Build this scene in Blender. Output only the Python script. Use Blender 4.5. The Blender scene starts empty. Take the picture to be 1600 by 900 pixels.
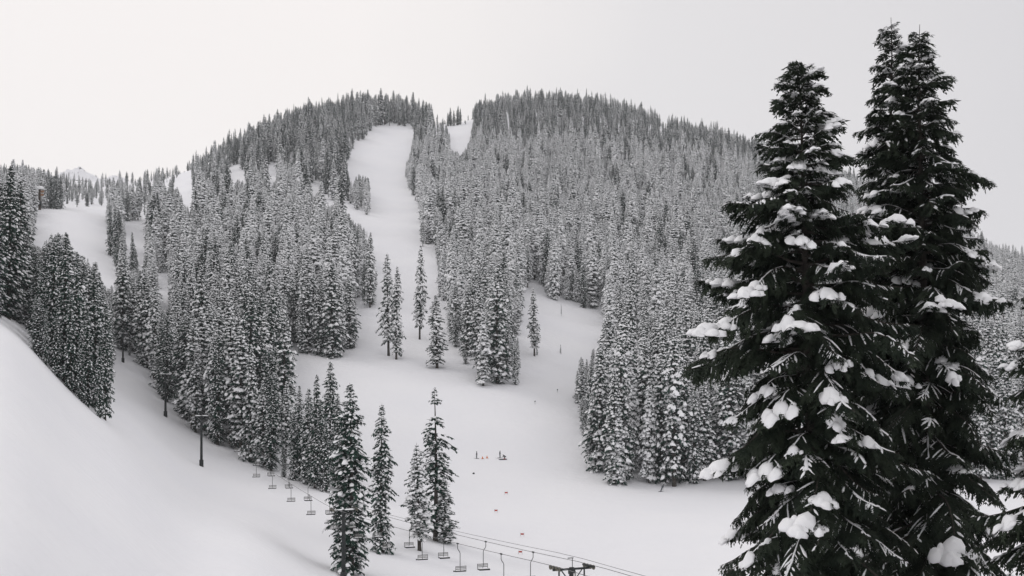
import bpy, math, random
import numpy as np
from mathutils import Vector, Matrix, noise

random.seed(7)
rng = np.random.default_rng(7)
scene = bpy.context.scene
col = scene.collection
PI = math.pi
F, HOR = 1778.0, 650.0           # focal length in photo pixels, photo row of the eye level

# ------------------------------------------------------------------ camera
cd = bpy.data.cameras.new('camera')
cd.lens, cd.sensor_width, cd.shift_y = F / 1600 * 36, 36, (HOR - 450) / 1600
cd.clip_start, cd.clip_end = 0.5, 6000
cam = bpy.data.objects.new('camera', cd)
cam.rotation_euler = (PI / 2, 0, 0)
col.objects.link(cam)
scene.camera = cam

# ------------------------------------------------------------------ sky, sun, exposure
SUN_EL, SUN_AZ = math.radians(48), math.radians(-72)       # azimuth from +Y, negative = left
sdir = Vector((math.sin(SUN_AZ) * math.cos(SUN_EL), math.cos(SUN_AZ) * math.cos(SUN_EL), math.sin(SUN_EL)))
world = bpy.data.worlds.new('World')
scene.world = world
world.use_nodes = True
nt = world.node_tree
nt.nodes.clear()
N, Lk = nt.nodes, nt.links
sky = N.new('ShaderNodeTexSky')
sky.sky_type = 'NISHITA'; sky.sun_disc = False
sky.sun_elevation = SUN_EL; sky.sun_rotation = SUN_AZ
tc = N.new('ShaderNodeTexCoord')
dot = N.new('ShaderNodeVectorMath'); dot.operation = 'DOT_PRODUCT'
gd = Vector((math.sin(math.radians(-34)) * math.cos(math.radians(14)), math.cos(math.radians(-34)) * math.cos(math.radians(14)), math.sin(math.radians(14))))
dot.inputs[1].default_value = gd
Lk.new(tc.outputs['Generated'], dot.inputs[0])
nz = N.new('ShaderNodeTexNoise'); nz.inputs['Scale'].default_value = 2.2; nz.inputs['Detail'].default_value = 3
Lk.new(tc.outputs['Generated'], nz.inputs['Vector'])
ma = N.new('ShaderNodeMath'); ma.operation = 'MULTIPLY_ADD'
ma.inputs[1].default_value = 0.19
Lk.new(nz.outputs['Fac'], ma.inputs[0]); Lk.new(dot.outputs['Value'], ma.inputs[2])
ramp = N.new('ShaderNodeValToRGB')      # cloud brightness by the angle from the veiled sun
el = ramp.color_ramp.elements
el[0].position = 0.0; el[0].color = (0.80, 0.785, 0.80, 1)
el[1].position = 1.0; el[1].color = (0.90, 0.86, 0.84, 1)
e = el.new(0.66); e.color = (0.66, 0.645, 0.66, 1)
e = el.new(0.86); e.color = (0.75, 0.73, 0.735, 1)
e = el.new(0.95); e.color = (0.86, 0.825, 0.81, 1)
Lk.new(ma.outputs[0], ramp.inputs[0])
gain = N.new('ShaderNodeVectorMath'); gain.operation = 'SCALE'; gain.inputs['Scale'].default_value = 10.0
Lk.new(ramp.outputs[0], gain.inputs[0])
mix = N.new('ShaderNodeMix'); mix.data_type = 'RGBA'; mix.inputs['Factor'].default_value = 0.96
Lk.new(sky.outputs[0], mix.inputs['A']); Lk.new(gain.outputs[0], mix.inputs['B'])
bg = N.new('ShaderNodeBackground'); bg.inputs['Strength'].default_value = 0.1
Lk.new(mix.outputs['Result'], bg.inputs['Color'])
wo = N.new('ShaderNodeOutputWorld'); Lk.new(bg.outputs[0], wo.inputs['Surface'])
sl = bpy.data.lights.new('sun', 'SUN')
sl.energy, sl.angle, sl.color = 0.5, math.radians(28), (1.0, 0.97, 0.94)
sun = bpy.data.objects.new('sun', sl)
sun.rotation_euler = sdir.to_track_quat('Z', 'Y').to_euler()
col.objects.link(sun)
scene.view_settings.view_transform = 'Standard'
scene.view_settings.look = 'None'
scene.view_settings.exposure = 0.13
scene.view_settings.gamma = 1.0
scene.view_settings.use_curve_mapping = False
scene.cycles.max_bounces = 5
scene.cycles.diffuse_bounces = 3
scene.cycles.glossy_bounces = 1
scene.cycles.volume_bounces = 1
scene.cycles.transparent_max_bounces = 8
scene.cycles.use_denoising = True

# ------------------------------------------------------------------ helpers
def mat(name, rgb, rough=0.8, spec=0.3, metallic=0.0):
    m = bpy.data.materials.new(name); m.use_nodes = True
    b = m.node_tree.nodes['Principled BSDF']
    b.inputs['Base Color'].default_value = (*rgb, 1)
    b.inputs['Roughness'].default_value = rough
    b.inputs['Specular IOR Level'].default_value = spec
    b.inputs['Metallic'].default_value = metallic
    return m
def noisy(m, c1, c2, scale, coord='Object', detail=4, bump=0, bscale=None, bdist=0.05):
    t = m.node_tree; b = t.nodes['Principled BSDF']
    k = t.nodes.new('ShaderNodeTexCoord'); n = t.nodes.new('ShaderNodeTexNoise')
    n.inputs['Scale'].default_value = scale; n.inputs['Detail'].default_value = detail
    t.links.new(k.outputs[coord], n.inputs['Vector'])
    r = t.nodes.new('ShaderNodeValToRGB')
    r.color_ramp.elements[0].position = 0.35; r.color_ramp.elements[1].position = 0.65
    r.color_ramp.elements[0].color = (*c1, 1); r.color_ramp.elements[1].color = (*c2, 1)
    t.links.new(n.outputs['Fac'], r.inputs[0]); t.links.new(r.outputs[0], b.inputs['Base Color'])
    if bump:
        n2 = t.nodes.new('ShaderNodeTexNoise'); n2.inputs['Scale'].default_value = bscale or scale * 4; n2.inputs['Detail'].default_value = 5
        t.links.new(k.outputs[coord], n2.inputs['Vector'])
        bp = t.nodes.new('ShaderNodeBump'); bp.inputs['Strength'].default_value = bump; bp.inputs['Distance'].default_value = bdist
        t.links.new(n2.outputs['Fac'], bp.inputs['Height']); t.links.new(bp.outputs[0], b.inputs['Normal'])
    return m

M = {}
M['snow_ground'] = noisy(mat('snow_ground', (0.83, 0.83, 0.855), 0.75, 0.2), (0.855, 0.855, 0.88), (0.885, 0.883, 0.90), 0.04, 'Object', 6, 0.55, 0.45, 0.35)
M['snow'] = noisy(mat('snow_load', (0.86, 0.86, 0.875), 0.75, 0.2), (0.87, 0.87, 0.885), (0.90, 0.90, 0.905), 2.0, 'Object', 3, 0.5, 9, 0.05)
M['needles'] = noisy(mat('needles', (0.03, 0.035, 0.025), 0.7, 0.15), (0.009, 0.029, 0.020), (0.025, 0.062, 0.046), 0.6, 'Object', 3)
M['frosted_needles'] = noisy(mat('frosted_needles', (0.05, 0.07, 0.06), 0.8, 0.1), (0.024, 0.054, 0.043), (0.058, 0.108, 0.089), 0.8, 'Object', 3)
M['hero_needles'] = noisy(mat('hero_needles', (0.03, 0.035, 0.025), 0.7, 0.12), (0.012, 0.019, 0.013), (0.034, 0.045, 0.029), 1.3, 'Object', 3)
M['bark'] = noisy(mat('bark', (0.05, 0.045, 0.04), 0.9, 0.1), (0.03, 0.026, 0.023), (0.085, 0.075, 0.066), 5, 'Object', 5, 0.6, 14, 0.05)
M['dry_needles'] = noisy(mat('dry_needles', (0.06, 0.045, 0.03), 0.8, 0.1), (0.035, 0.03, 0.022), (0.075, 0.058, 0.04), 1.0)
M['tower'] = noisy(mat('tower_steel', (0.02, 0.024, 0.025), 0.55, 0.3), (0.014, 0.018, 0.019), (0.03, 0.034, 0.034), 2.0)
M['steel'] = noisy(mat('galvanised_steel', (0.16, 0.165, 0.17), 0.5, 0.4, 0.3), (0.10, 0.10, 0.105), (0.2, 0.2, 0.2), 6)
M['rubber'] = mat('rubber', (0.03, 0.03, 0.03), 0.8)
M['sheave'] = noisy(mat('sheave_metal', (0.1, 0.095, 0.075), 0.6, 0.3), (0.05, 0.048, 0.04), (0.16, 0.15, 0.11), 5)
M['seat'] = mat('seat_vinyl', (0.03, 0.03, 0.032), 0.6)
M['back'] = mat('backrest_bars', (0.17, 0.17, 0.165), 0.6)
M['orange'] = mat('orange_plastic', (0.75, 0.22, 0.05), 0.5)
M['red'] = mat('red_fabric', (0.42, 0.06, 0.04), 0.7)
M['plate'] = mat('number_plate', (0.6, 0.6, 0.58), 0.6)
M['cloth_black'] = mat('black_cloth', (0.012, 0.016, 0.016), 0.8)
M['cloth_grey'] = mat('grey_cloth', (0.09, 0.10, 0.11), 0.8)
M['ski'] = mat('ski_surface', (0.05, 0.05, 0.06), 0.4)
M['wood'] = noisy(mat('weathered_wood', (0.05, 0.035, 0.025), 0.8), (0.03, 0.022, 0.016), (0.07, 0.05, 0.035), 4)
M['warm'] = mat('faded_orange_board', (0.34, 0.19, 0.11), 0.7)
M['rock'] = None

class MB:
    def __init__(s): s.v, s.f, s.mi = [], [], []
    def add(s, vs, fs, mi=0):
        o = len(s.v); s.v += [tuple(p) for p in vs]; s.f += [tuple(i + o for i in f) for f in fs]; s.mi += [mi] * len(fs)
    def box(s, c, size, rot=None, mi=0):
        hx, hy, hz = size[0] / 2, size[1] / 2, size[2] / 2
        vs = [Vector((x, y, z)) for x in (-hx, hx) for y in (-hy, hy) for z in (-hz, hz)]
        if rot is not None: vs = [rot @ p for p in vs]
        vs = [p + Vector(c) for p in vs]
        s.add(vs, [(0, 1, 3, 2), (4, 6, 7, 5), (0, 4, 5, 1), (2, 3, 7, 6), (0, 2, 6, 4), (1, 5, 7, 3)], mi)
    def tube(s, pts, rads, n=6, cap=True, mi=0):
        pts = [Vector(p) for p in pts]; vs = []
        for i, p in enumerate(pts):
            t = (pts[min(i + 1, len(pts) - 1)] - pts[max(i - 1, 0)]).normalized()
            a = t.cross(Vector((0.12, 0.97, 0.2))).normalized(); b = t.cross(a)
            r = rads[i] if hasattr(rads, '__len__') else rads
            vs += [p + (a * math.cos(2 * PI * k / n) + b * math.sin(2 * PI * k / n)) * r for k in range(n)]
        fs = [(i * n + k, i * n + (k + 1) % n, (i + 1) * n + (k + 1) % n, (i + 1) * n + k) for i in range(len(pts) - 1) for k in range(n)]
        if cap: fs += [tuple(range(n))[::-1], tuple((len(pts) - 1) * n + k for k in range(n))]
        s.add(vs, fs, mi)
    def kite(s, p, d, side, L, w, mi=0):
        m = p + d * (L * 0.4)
        s.add([p, m + side * w, p + d * L, m - side * w], [(0, 1, 2, 3)], mi)
    def loaf(s, pts, hw, th, m=5, jit=0.0, drop=0.35, rnd=random, mi=0):
        """a rounded load of snow lying along a curve: half-widths hw, thicknesses th"""
        n = len(pts); vs = []
        for i, p in enumerate(pts):
            t = (pts[min(i + 1, n - 1)] - pts[max(i - 1, 0)]).normalized()
            sd = Vector((-t.y, t.x, 0)); sd = sd.normalized() if sd.length > 1e-4 else Vector((0, 1, 0))
            up = t.cross(sd) * -1
            if up.z < 0: up = -up
            up = (up + Vector((0, 0, 1))).normalized()
            for k in range(m):
                a = PI * (k / (m - 1) * 1.16 - 0.08)
                j = 1 + rnd.uniform(-jit, jit)
                x, y = math.cos(a), math.sin(a)
                vs.append(p + sd * (x * hw[i] * j) + up * (y * th[i] * j) - Vector((0, 0, drop * abs(x) ** 2 * hw[i])))
        fs = [(i * m + k, i * m + k + 1, (i + 1) * m + k + 1, (i + 1) * m + k) for i in range(n - 1) for k in range(m - 1)]
        fs += [tuple(range(m))[::-1], tuple((n - 1) * m + k for k in range(m))]
        s.add(vs, fs, mi)
    def mesh(s, name, mats, smooth=False):
        me = bpy.data.meshes.new(name); me.from_pydata(s.v, [], s.f)
        for q in (mats if isinstance(mats, (list, tuple)) else [mats]): me.materials.append(q)
        if any(s.mi): me.polygons.foreach_set('material_index', s.mi)
        if smooth: me.polygons.foreach_set('use_smooth', [True] * len(s.f))
        me.update(); return me
    def build(s, name, m, parent=None, smooth=False): return obj(name, s.mesh(name, m, smooth), parent)

def obj(name, me, parent=None, loc=None):
    o = bpy.data.objects.new(name, me); col.objects.link(o)
    if parent is not None: o.parent = parent
    if loc is not None: o.location = loc
    return o
def tag(o, label=None, cat=None, group=None, kind=None):
    for k, v in (('label', label), ('category', cat), ('group', group), ('kind', kind)):
        if v: o[k] = v
    return o
def thing(name, label, cat, loc=(0, 0, 0), rz=0.0, group=None):
    o = bpy.data.objects.new(name, None); o.empty_display_size = 0.2
    col.objects.link(o); o.location = loc; o.rotation_euler = (0, 0, rz)
    return tag(o, label, cat, group)
def copy_tree(o, parent=None):
    c = o.copy(); col.objects.link(c); c.parent = parent
    for ch in list(o.children): copy_tree(ch, c)
    return c

# ------------------------------------------------------------------ terrain
# for each bearing (photo column) a profile of the valley and the mountain: (metres away, photo row of the snow there)
PROF = {
 -500: [(30, 900), (60, 690), (100, 560), (150, 470), (200, 440), (300, 420), (420, 400), (600, 310), (800, 280), (1300, 270), (1800, 300)],
 0: [(25, 1050), (40, 900), (70, 730), (110, 585), (150, 505), (170, 494), (200, 487), (260, 480), (330, 468), (420, 440), (500, 390), (585, 328), (640, 326), (800, 305), (1300, 280), (1800, 310)],
 100: [(25, 1150), (40, 1000), (70, 825), (110, 700), (140, 640), (165, 606), (200, 586), (240, 573), (300, 552), (360, 515), (420, 460), (500, 395), (585, 325), (630, 324), (800, 305), (1300, 282), (1800, 310)],
 200: [(25, 1250), (40, 1080), (70, 905), (110, 782), (150, 708), (200, 660), (260, 622), (330, 574), (370, 547), (420, 492), (480, 450), (560, 390), (620, 350), (800, 312), (1300, 287), (1800, 310)],
 300: [(40, 1150), (70, 980), (110, 872), (160, 798), (200, 758), (235, 722), (262, 684), (300, 650), (360, 590), (420, 520), (500, 440), (600, 370), (700, 312), (850, 278), (1000, 266), (1300, 276), (1800, 310)],
 400: [(40, 1200), (70, 1010), (110, 890), (160, 815), (200, 775), (240, 735), (280, 680), (340, 590), (375, 545), (430, 490), (520, 410), (620, 340), (750, 270), (900, 226), (1050, 222), (1300, 250), (1800, 310)],
 500: [(40, 1230), (70, 1070), (110, 965), (150, 898), (200, 805), (230, 768), (270, 710), (330, 600), (370, 560), (430, 500), (520, 410), (620, 345), (750, 280), (900, 220), (1050, 184), (1150, 181), (1400, 220), (1800, 280)],
 600: [(40, 1230), (70, 1085), (110, 985), (150, 910), (185, 852), (230, 780), (280, 706), (335, 604), (375, 555), (480, 450), (650, 342), (850, 265), (1000, 207), (1060, 190), (1150, 189), (1400, 230), (1800, 280)],
 700: [(40, 1230), (70, 1090), (110, 1000), (150, 930), (200, 848), (240, 782), (283, 715), (335, 610), (375, 562), (480, 455), (650, 345), (850, 270), (1000, 217), (1080, 198), (1150, 198), (1400, 230), (1800, 280)],
 800: [(40, 1230), (70, 1100), (110, 1015), (150, 950), (190, 890), (235, 800), (283, 717), (335, 614), (400, 532), (480, 460), (620, 375), (800, 290), (1000, 205), (1110, 170), (1170, 168), (1400, 200), (1800, 260)],
 900: [(40, 1230), (70, 1100), (110, 1015), (150, 950), (190, 890), (230, 815), (262, 752), (300, 690), (340, 635), (400, 560), (480, 487), (620, 400), (800, 305), (1000, 210), (1110, 170), (1170, 168), (1400, 200), (1800, 260)],
 1000: [(40, 1230), (70, 1100), (110, 1010), (150, 945), (190, 885), (230, 805), (262, 753), (300, 695), (340, 640), (400, 565), (490, 490), (620, 405), (800, 310), (1000, 222), (1090, 190), (1150, 188), (1400, 215), (1800, 270)],
 1200: [(40, 1230), (70, 1090), (110, 1000), (150, 930), (190, 865), (230, 795), (265, 746), (300, 700), (340, 650), (400, 580), (490, 505), (620, 425), (800, 330), (950, 268), (1050, 246), (1110, 245), (1400, 280), (1800, 320)],
 1400: [(40, 1230), (70, 1085), (110, 990), (150, 910), (190, 850), (230, 780), (270, 730), (340, 660), (400, 600), (490, 535), (620, 455), (760, 385), (900, 334), (950, 330), (1300, 360), (1800, 390)],
 1600: [(40, 1230), (70, 1080), (110, 985), (150, 905), (190, 850), (230, 785), (270, 740), (340, 680), (400, 640), (490, 580), (620, 500), (720, 450), (800, 427), (850, 427), (1200, 450), (1800, 470)],
 2100: [(40, 1200), (70, 1050), (110, 960), (150, 890), (190, 840), (230, 790), (340, 710), (490, 650), (620, 600), (720, 580), (800, 580), (1200, 600), (1800, 620)],
}
def pchip(x, y, q):
    x, y = np.asarray(x, float), np.asarray(y, float)
    h = np.diff(x); dl = np.diff(y) / h
    m = np.zeros_like(y)
    for i in range(1, len(x) - 1):
        if dl[i - 1] * dl[i] > 0:
            w1, w2 = 2 * h[i] + h[i - 1], h[i] + 2 * h[i - 1]
            m[i] = (w1 + w2) / (w1 / dl[i - 1] + w2 / dl[i])
    m[0], m[-1] = dl[0], dl[-1]
    i = np.clip(np.searchsorted(x, q) - 1, 0, len(x) - 2)
    t = (q - x[i]) / h[i]
    return ((2 * t**3 - 3 * t**2 + 1) * y[i] + (t**3 - 2 * t**2 + t) * h[i] * m[i] + (-2 * t**3 + 3 * t**2) * y[i + 1] + (t**3 - t**2) * h[i] * m[i + 1])
ND = 420
GD = np.exp(np.linspace(math.log(6.0), math.log(2600.0), ND))
cols_px = sorted(PROF)
ZC = []
for c in cols_px:
    p = PROF[c]
    d = [0.0] + [a for a, b in p] + [2600.0]
    z = [-1.8] + [(HOR - b) / F * a for a, b in p] + [(HOR - p[-1][1]) / F * p[-1][0] - 200]
    ZC.append(pchip(d, z, GD))
ZC = np.array(ZC)
GP = np.concatenate([np.linspace(-900, -60, 36), np.linspace(-52, 1652, 330), np.linspace(1680, 2500, 36)])
ZG = np.zeros((ND, len(GP)))
for i in range(ND):
    ZG[i] = pchip(cols_px, ZC[:, i], np.clip(GP, cols_px[0], cols_px[-1]))
def smooth_ax(a, sig, ax):
    r = int(3 * sig) + 1; k = np.exp(-0.5 * (np.arange(-r, r + 1) / sig) ** 2); k /= k.sum()
    p = np.pad(a, [(r, r) if q == ax else (0, 0) for q in range(2)], mode='edge')
    return np.apply_along_axis(lambda v: np.convolve(v, k, mode='valid'), ax, p)
ZG = smooth_ax(smooth_ax(ZG, 2.5, 0), 7.0, 1)
# wind-packed swells and rolls in the snow
U = (GP - 800) / F
XG = GD[:, None] * U[None, :]; YG = np.repeat(GD[:, None], len(GP), 1)
def fbm_grid(x, y, s, amp):
    out = np.zeros_like(x)
    for i in range(x.shape[0]):
        for j in range(x.shape[1]):
            out[i, j] = noise.noise((x[i, j] / s, y[i, j] / s, s))
    return out * amp
ZG += fbm_grid(XG, YG, 38.0, 0.9) * np.clip((YG - 60) / 300, 0.0, 1.0) + fbm_grid(XG, YG, 11.0, 0.22) * np.clip(YG / 300, 0.15, 1.0)
LGD = np.log(GD)
def ground(px, d):
    i = (np.log(d) - LGD[0]) / (LGD[1] - LGD[0]); i0 = min(max(int(i), 0), ND - 2); a = i - i0
    j0 = min(max(int(np.searchsorted(GP, px)) - 1, 0), len(GP) - 2); b = (px - GP[j0]) / (GP[j0 + 1] - GP[j0])
    return (ZG[i0, j0] * (1 - a) + ZG[i0 + 1, j0] * a) * (1 - b) + (ZG[i0, j0 + 1] * (1 - a) + ZG[i0 + 1, j0 + 1] * a) * b
def gz(x, y): return float(ground(800 + F * x / y, y))
def find_d(px, py, lo=60.0, hi=1200.0):
    """distance at which the snow on this bearing lies in photo row py (first one from lo)"""
    ds = np.exp(np.linspace(math.log(lo), math.log(hi), 500)); prev = None
    best = (1e9, lo)
    for d in ds:
        e = HOR - F * ground(px, d) / d - py
        if abs(e) < best[0]: best = (abs(e), d)
        if prev is not None and prev > 0 >= e: return float(d)
        prev = e
    return float(best[1])
def at(px, d, z=None):
    x = (px - 800) / F * d
    return Vector((x, d, gz(x, d) if z is None else z))

nx = len(GP)
V = np.stack([XG, YG, ZG], -1).reshape(-1, 3)
ii, jj = np.meshgrid(np.arange(ND - 1), np.arange(nx - 1), indexing='ij')
a = (ii * nx + jj).ravel()
FQ = np.stack([a, a + 1, a + nx + 1, a + nx], 1)
me = bpy.data.meshes.new('snow_ground')
me.vertices.add(len(V)); me.vertices.foreach_set('co', V.ravel())
me.loops.add(FQ.size); me.loops.foreach_set('vertex_index', FQ.ravel())
me.polygons.add(len(FQ)); me.polygons.foreach_set('loop_start', np.arange(0, FQ.size, 4)); me.polygons.foreach_set('loop_total', np.full(len(FQ), 4))
me.polygons.foreach_set('use_smooth', np.ones(len(FQ), bool))
me.update(); me.validate(); me.materials.append(M['snow_ground'])
tag(obj('snow_ground', me), kind='structure', label='smooth snow of the valley, ski runs and mountain side')

# ------------------------------------------------------------------ conifers of the slopes
def rv(a): return Vector((math.cos(a), math.sin(a), 0))
UPV = Vector((0, 0, 1))
def make_conifer(seed, H=25.0, R=2.5, snow=1.0, bare=0.06, spire=0.32, gaps=0.0, tops=None, frost=0.2, dens=1.0, leaf='needles'):
    r = random.Random(seed)
    tr, cr, sn = MB(), MB(), MB()
    lean = r.uniform(-.25, .25)
    tp = [Vector((lean * (t ** 2), 0.1 * math.sin(t * 5 + seed), H * t - (0.8 if t == 0 else 0))) for t in (0, .04, .2, .4, .6, .8, .93, 1.0)]
    tr.tube(tp, [0.40, 0.32, 0.27, 0.21, 0.15, 0.085, 0.04, 0.012], 7)
    def axis(z):
        t = z / H; return Vector((lean * t * t, 0.1 * math.sin(t * 5 + seed), z))
    z = H * bare
    lob = [r.uniform(0, 2 * PI) for _ in range(6)]
    while z < H * 0.992:
        t = 1 - z / H                                   # 0 at the tip
        if tops and tops[0] < z < tops[1]: z += .5; continue
        prof = min(1.0, (t / spire) ** 0.82) * (1 - 0.2 * max(0, (t - .7) / .3))
        prof *= 1 + 0.17 * math.sin(z * 1.3 + lob[0]) + 0.12 * math.sin(z * 2.9 + lob[1]) + .09 * math.sin(z * .6 + lob[4])
        n = 9 if t > 0.2 else (7 if t > .08 else 4)
        a0 = r.uniform(0, 2 * PI)
        for k in range(n):
            if r.random() < gaps: continue
            az = a0 + 2 * PI * k / n + r.uniform(-.4, .4)
            L = R * prof * r.uniform(.6, 1.15) * (1 + 0.15 * math.sin(az + lob[2] + z * .35)) + 0.12
            base = axis(z + r.uniform(-.2, .2)); out = rv(az); sd = rv(az + PI / 2)
            up0 = 0.35 - 0.5 * min(1, t / .3) + r.uniform(-.18, .18)
            dr = r.uniform(.12, .42)
            def P(s): return base + out * (L * s * (1 - .06 * s)) + UPV * (L * (up0 * s - dr * s * s))
            nt_ = 3 + int(L * 2.4)
            for i in range(nt_):
                s = 0.25 + 0.75 * (i + r.random() * .7) / nt_
                p = P(min(s, 1)); fw = (P(min(1, s + .1)) - P(s - .05)).normalized()
                for sg in (-1, 1):
                    d = (fw * r.uniform(.4, 1.0) + sd * sg * r.uniform(.4, 1.1) - UPV * r.uniform(.1, .6)).normalized()
                    ln = (0.28 + 0.22 * L * (1 - .55 * s)) * r.uniform(.7, 1.3)
                    cr.kite(p, d, d.cross(UPV).normalized(), ln, ln * r.uniform(.18, .28))
                    if r.random() < frost * (snow + .5 * max(0, 1 - snow)):         # snow caught on the twig
                        q = p + UPV * 0.05 + d * ln * r.uniform(.2, .5)
                        w = ln * r.uniform(.2, .36); e = d * (w * r.uniform(1.0, 1.8))
                        ss = d.cross(UPV).normalized() * w
                        sn.add([q - e, q + ss, q + e, q - ss, q + UPV * w * .8], [(0, 1, 4), (1, 2, 4), (2, 3, 4), (3, 0, 4)])
                if r.random() < .8:
                    d = (fw * .45 - UPV * r.uniform(.5, 1.1) + sd * r.uniform(-.6, .6)).normalized()
                    ln = r.uniform(.35, .8) * (0.5 + .2 * L)
                    cr.kite(p, d, sd if r.random() < .5 else (sd + fw).normalized(), ln, ln * .24)
            d = (P(1.0) - P(.85)).normalized()
            cr.kite(P(.86), d, sd, .24 + .1 * L, .06 + .03 * L)
            for q in range(int(1.25 * (snow + .55 * max(0, .8 - snow)) * (.5 + .25 * L) + r.random())):
                sc = r.uniform(.45, 1.0); ln = r.uniform(.3, .62) * (.5 + .3 * L)
                s0 = sc - ln / (2 * L); off = sd * r.uniform(-.42, .42) * L * (1.05 - sc * .7)
                w0 = r.uniform(.2, .42) * (.55 + .22 * L) * (.42 + .58 * min(snow, 1) + .25 * max(0, snow - 1)); m = 4
                pts = [P(max(.1, s0 + ln / L * i / (m - 1))) + off * (1 + .3 * i / m) + UPV * 0.03 for i in range(m)]
                wv = [w0 * .3, w0 * r.uniform(.8, 1.1), w0 * r.uniform(.9, 1.2), w0 * .4]
                tv = [w * r.uniform(.5, .85) for w in wv]
                sn.loaf(pts, wv, tv, 5, .15, .5, r)
        z += 0.92 / dens * (0.42 + 0.6 * min(1, t / .35)) * r.uniform(.8, 1.2)
    return (tr.mesh('trunk', M['bark']), cr.mesh('crown', M[leaf]), sn.mesh('snow_load', M['snow'], True))
#            seed, H,  R,  snow, bare, spire, gaps
VAR = [make_conifer(11, 25, 2.3, 1.0, .04, .46), make_conifer(12, 25, 2.0, 1.25, .10, .38), make_conifer(13, 25, 2.6, 1.0, .03, .58), make_conifer(14, 25, 2.15, 1.3, .16, .42),
       make_conifer(15, 25, 2.1, .5, .05, .32, dens=1.4), make_conifer(16, 25, 2.1, .36, .05, .52, dens=1.35), make_conifer(17, 25, 1.7, .32, .10, .5, .2), make_conifer(18, 25, 1.5, .85, .20, .4, .25),
       make_conifer(19, 25, 2.2, 2.0, .10, .46, frost=.75, leaf='frosted_needles'), make_conifer(20, 25, 2.4, 1.9, .05, .55, frost=.8, leaf='frosted_needles'), make_conifer(21, 25, 1.9, .4, .08, .3, .3, (20.4, 22.2), .2, 1.6), make_conifer(22, 25, 2.0, 2.4, .08, .42, frost=.75, leaf='frosted_needles'), make_conifer(23, 25, 2.0, .3, .07, .6, dens=1.35)]
HEAVY, DARK, RIDGE, FAR = [0, 1, 2, 3, 0, 2, 8], [4, 5, 4, 12, 0], [5, 6, 4, 0, 7, 6, 3], [8, 9, 11, 9, 8, 11, 9, 8, 3, 4]

def inpoly(poly):
    P = np.array(poly, float)
    def f(x, y):
        x0, y0 = P[:, 0], P[:, 1]; x1, y1 = np.roll(x0, -1), np.roll(y0, -1)
        x, y = np.atleast_1d(x)[:, None], np.atleast_1d(y)[:, None]
        c = ((y0 > y) != (y1 > y)) & (x < (x1 - x0) * (y - y0) / (y1 - y0 + 1e-12) + x0)
        return c.sum(1) % 2 == 1
    return f
# where the photograph shows open snow (or sky) and no tree: traced, then read on the terrain
CLEAR_POLYS = [
 # upper run, from the summit shoulder down to the valley
 [(584, 200), (600, 196), (642, 197), (646, 208), (642, 232), (635, 255), (632, 275), (640, 298), (654, 325), (657, 350), (657, 395), (668, 392), (682, 408), (684, 438), (674, 470), (690, 470), (698, 520), (712, 552), (735, 580), (737, 604), (775, 610), (814, 606), (812, 560),
  (816, 485), (820, 452), (830, 448), (852, 450), (854, 466), (882, 472), (940, 490), (943, 512), (932, 542), (914, 548), (900, 565), (894, 605), (898, 652), (908, 668), (911, 732), (936, 755), (962, 757), (1000, 752), (1060, 759), (1150, 745), (1172, 755), (1300, 770), (1300, 960),
  (520, 960), (520, 780), (560, 720), (575, 640), (556, 600), (530, 600), (520, 568), (506, 570), (492, 584), (472, 592), (464, 560), (440, 552), (412, 543), (455, 548), (480, 555), (520, 566), (558, 562), (557, 500), (556, 466), (574, 478), (590, 476), (588, 430), (582, 380), (576, 362), (560, 345), (535, 325), (518, 316), (540, 318), (580, 341), (581, 312), (576, 276), (560, 272), (548, 282), (543, 262), (548, 240), (556, 225), (572, 216)],
 # saddle by the summit clump
 [(702, 203), (736, 197), (736, 212), (722, 240), (706, 232)],
 # upper glades on the left shoulder
 [(482, 292), (490, 286), (500, 283), (499, 297), (491, 302)], [(417, 262), (424, 254), (431, 258), (429, 272), (432, 281), (422, 284), (418, 272)], [(357, 268), (364, 259), (374, 262), (376, 268), (384, 272), (378, 280), (366, 279), (361, 284)],
 [(455, 232), (459, 240), (457, 252), (452, 246)], [(500, 300), (512, 306), (522, 318), (510, 314)],
 [(272, 286), (282, 272), (291, 268), (297, 274), (294, 288), (301, 302), (297, 326), (289, 318), (283, 300)],
 # left snowfield
 [(60, 332), (78, 325), (168, 321), (164, 352), (173, 375), (175, 412), (185, 425), (182, 440), (165, 445), (150, 418), (136, 402), (118, 392), (104, 364), (82, 366), (62, 384), (48, 382), (56, 352)],
 [(196, 345), (228, 345), (226, 400), (222, 420), (198, 420)], [(245, 432), (262, 425), (264, 470), (248, 478)],
 # near slope and the lift corridor
 [(0, 496), (22, 502), (46, 520), (46, 576), (72, 603), (112, 630), (172, 650), (178, 560), (192, 546), (226, 584), (228, 612), (250, 640), (282, 664), (330, 700), (420, 737), (500, 768), (520, 780), (510, 960), (0, 960)],
 # sky
 [(-600, 240), (0, 252), (28, 250), (40, 262), (60, 266), (130, 284), (200, 284), (232, 274), (292, 263), (308, 252), (325, 234), (345, 224), (380, 207), (428, 186), (442, 172), (520, 151), (560, 142), (612, 140), (652, 155), (676, 168), (679, 197), (737, 195), (742, 150), (762, 145), (842, 139), (902, 145), (962, 158), (1030, 180), (1036, 204), (1042, 204), (1046, 187), (1100, 198), (1192, 222), (1340, 268), (1545, 384), (1600, 400), (2200, 500), (2200, -300), (-600, -300)],
]
CL = [inpoly(p) for p in CLEAR_POLYS]
SAMP = np.array([(s, q) for s in (0.02, .1, .2, .35, .5, .65, .8, .9, .97) for q in (-1, 0, 1)])
def silhouette(px, d, z, H, R):
    k = F / d
    w = R * np.minimum(1, ((1 - SAMP[:, 0]) / .5) ** .78) * .8
    return px + SAMP[:, 1] * w * k, HOR - (z + SAMP[:, 0] * H) * k
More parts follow.
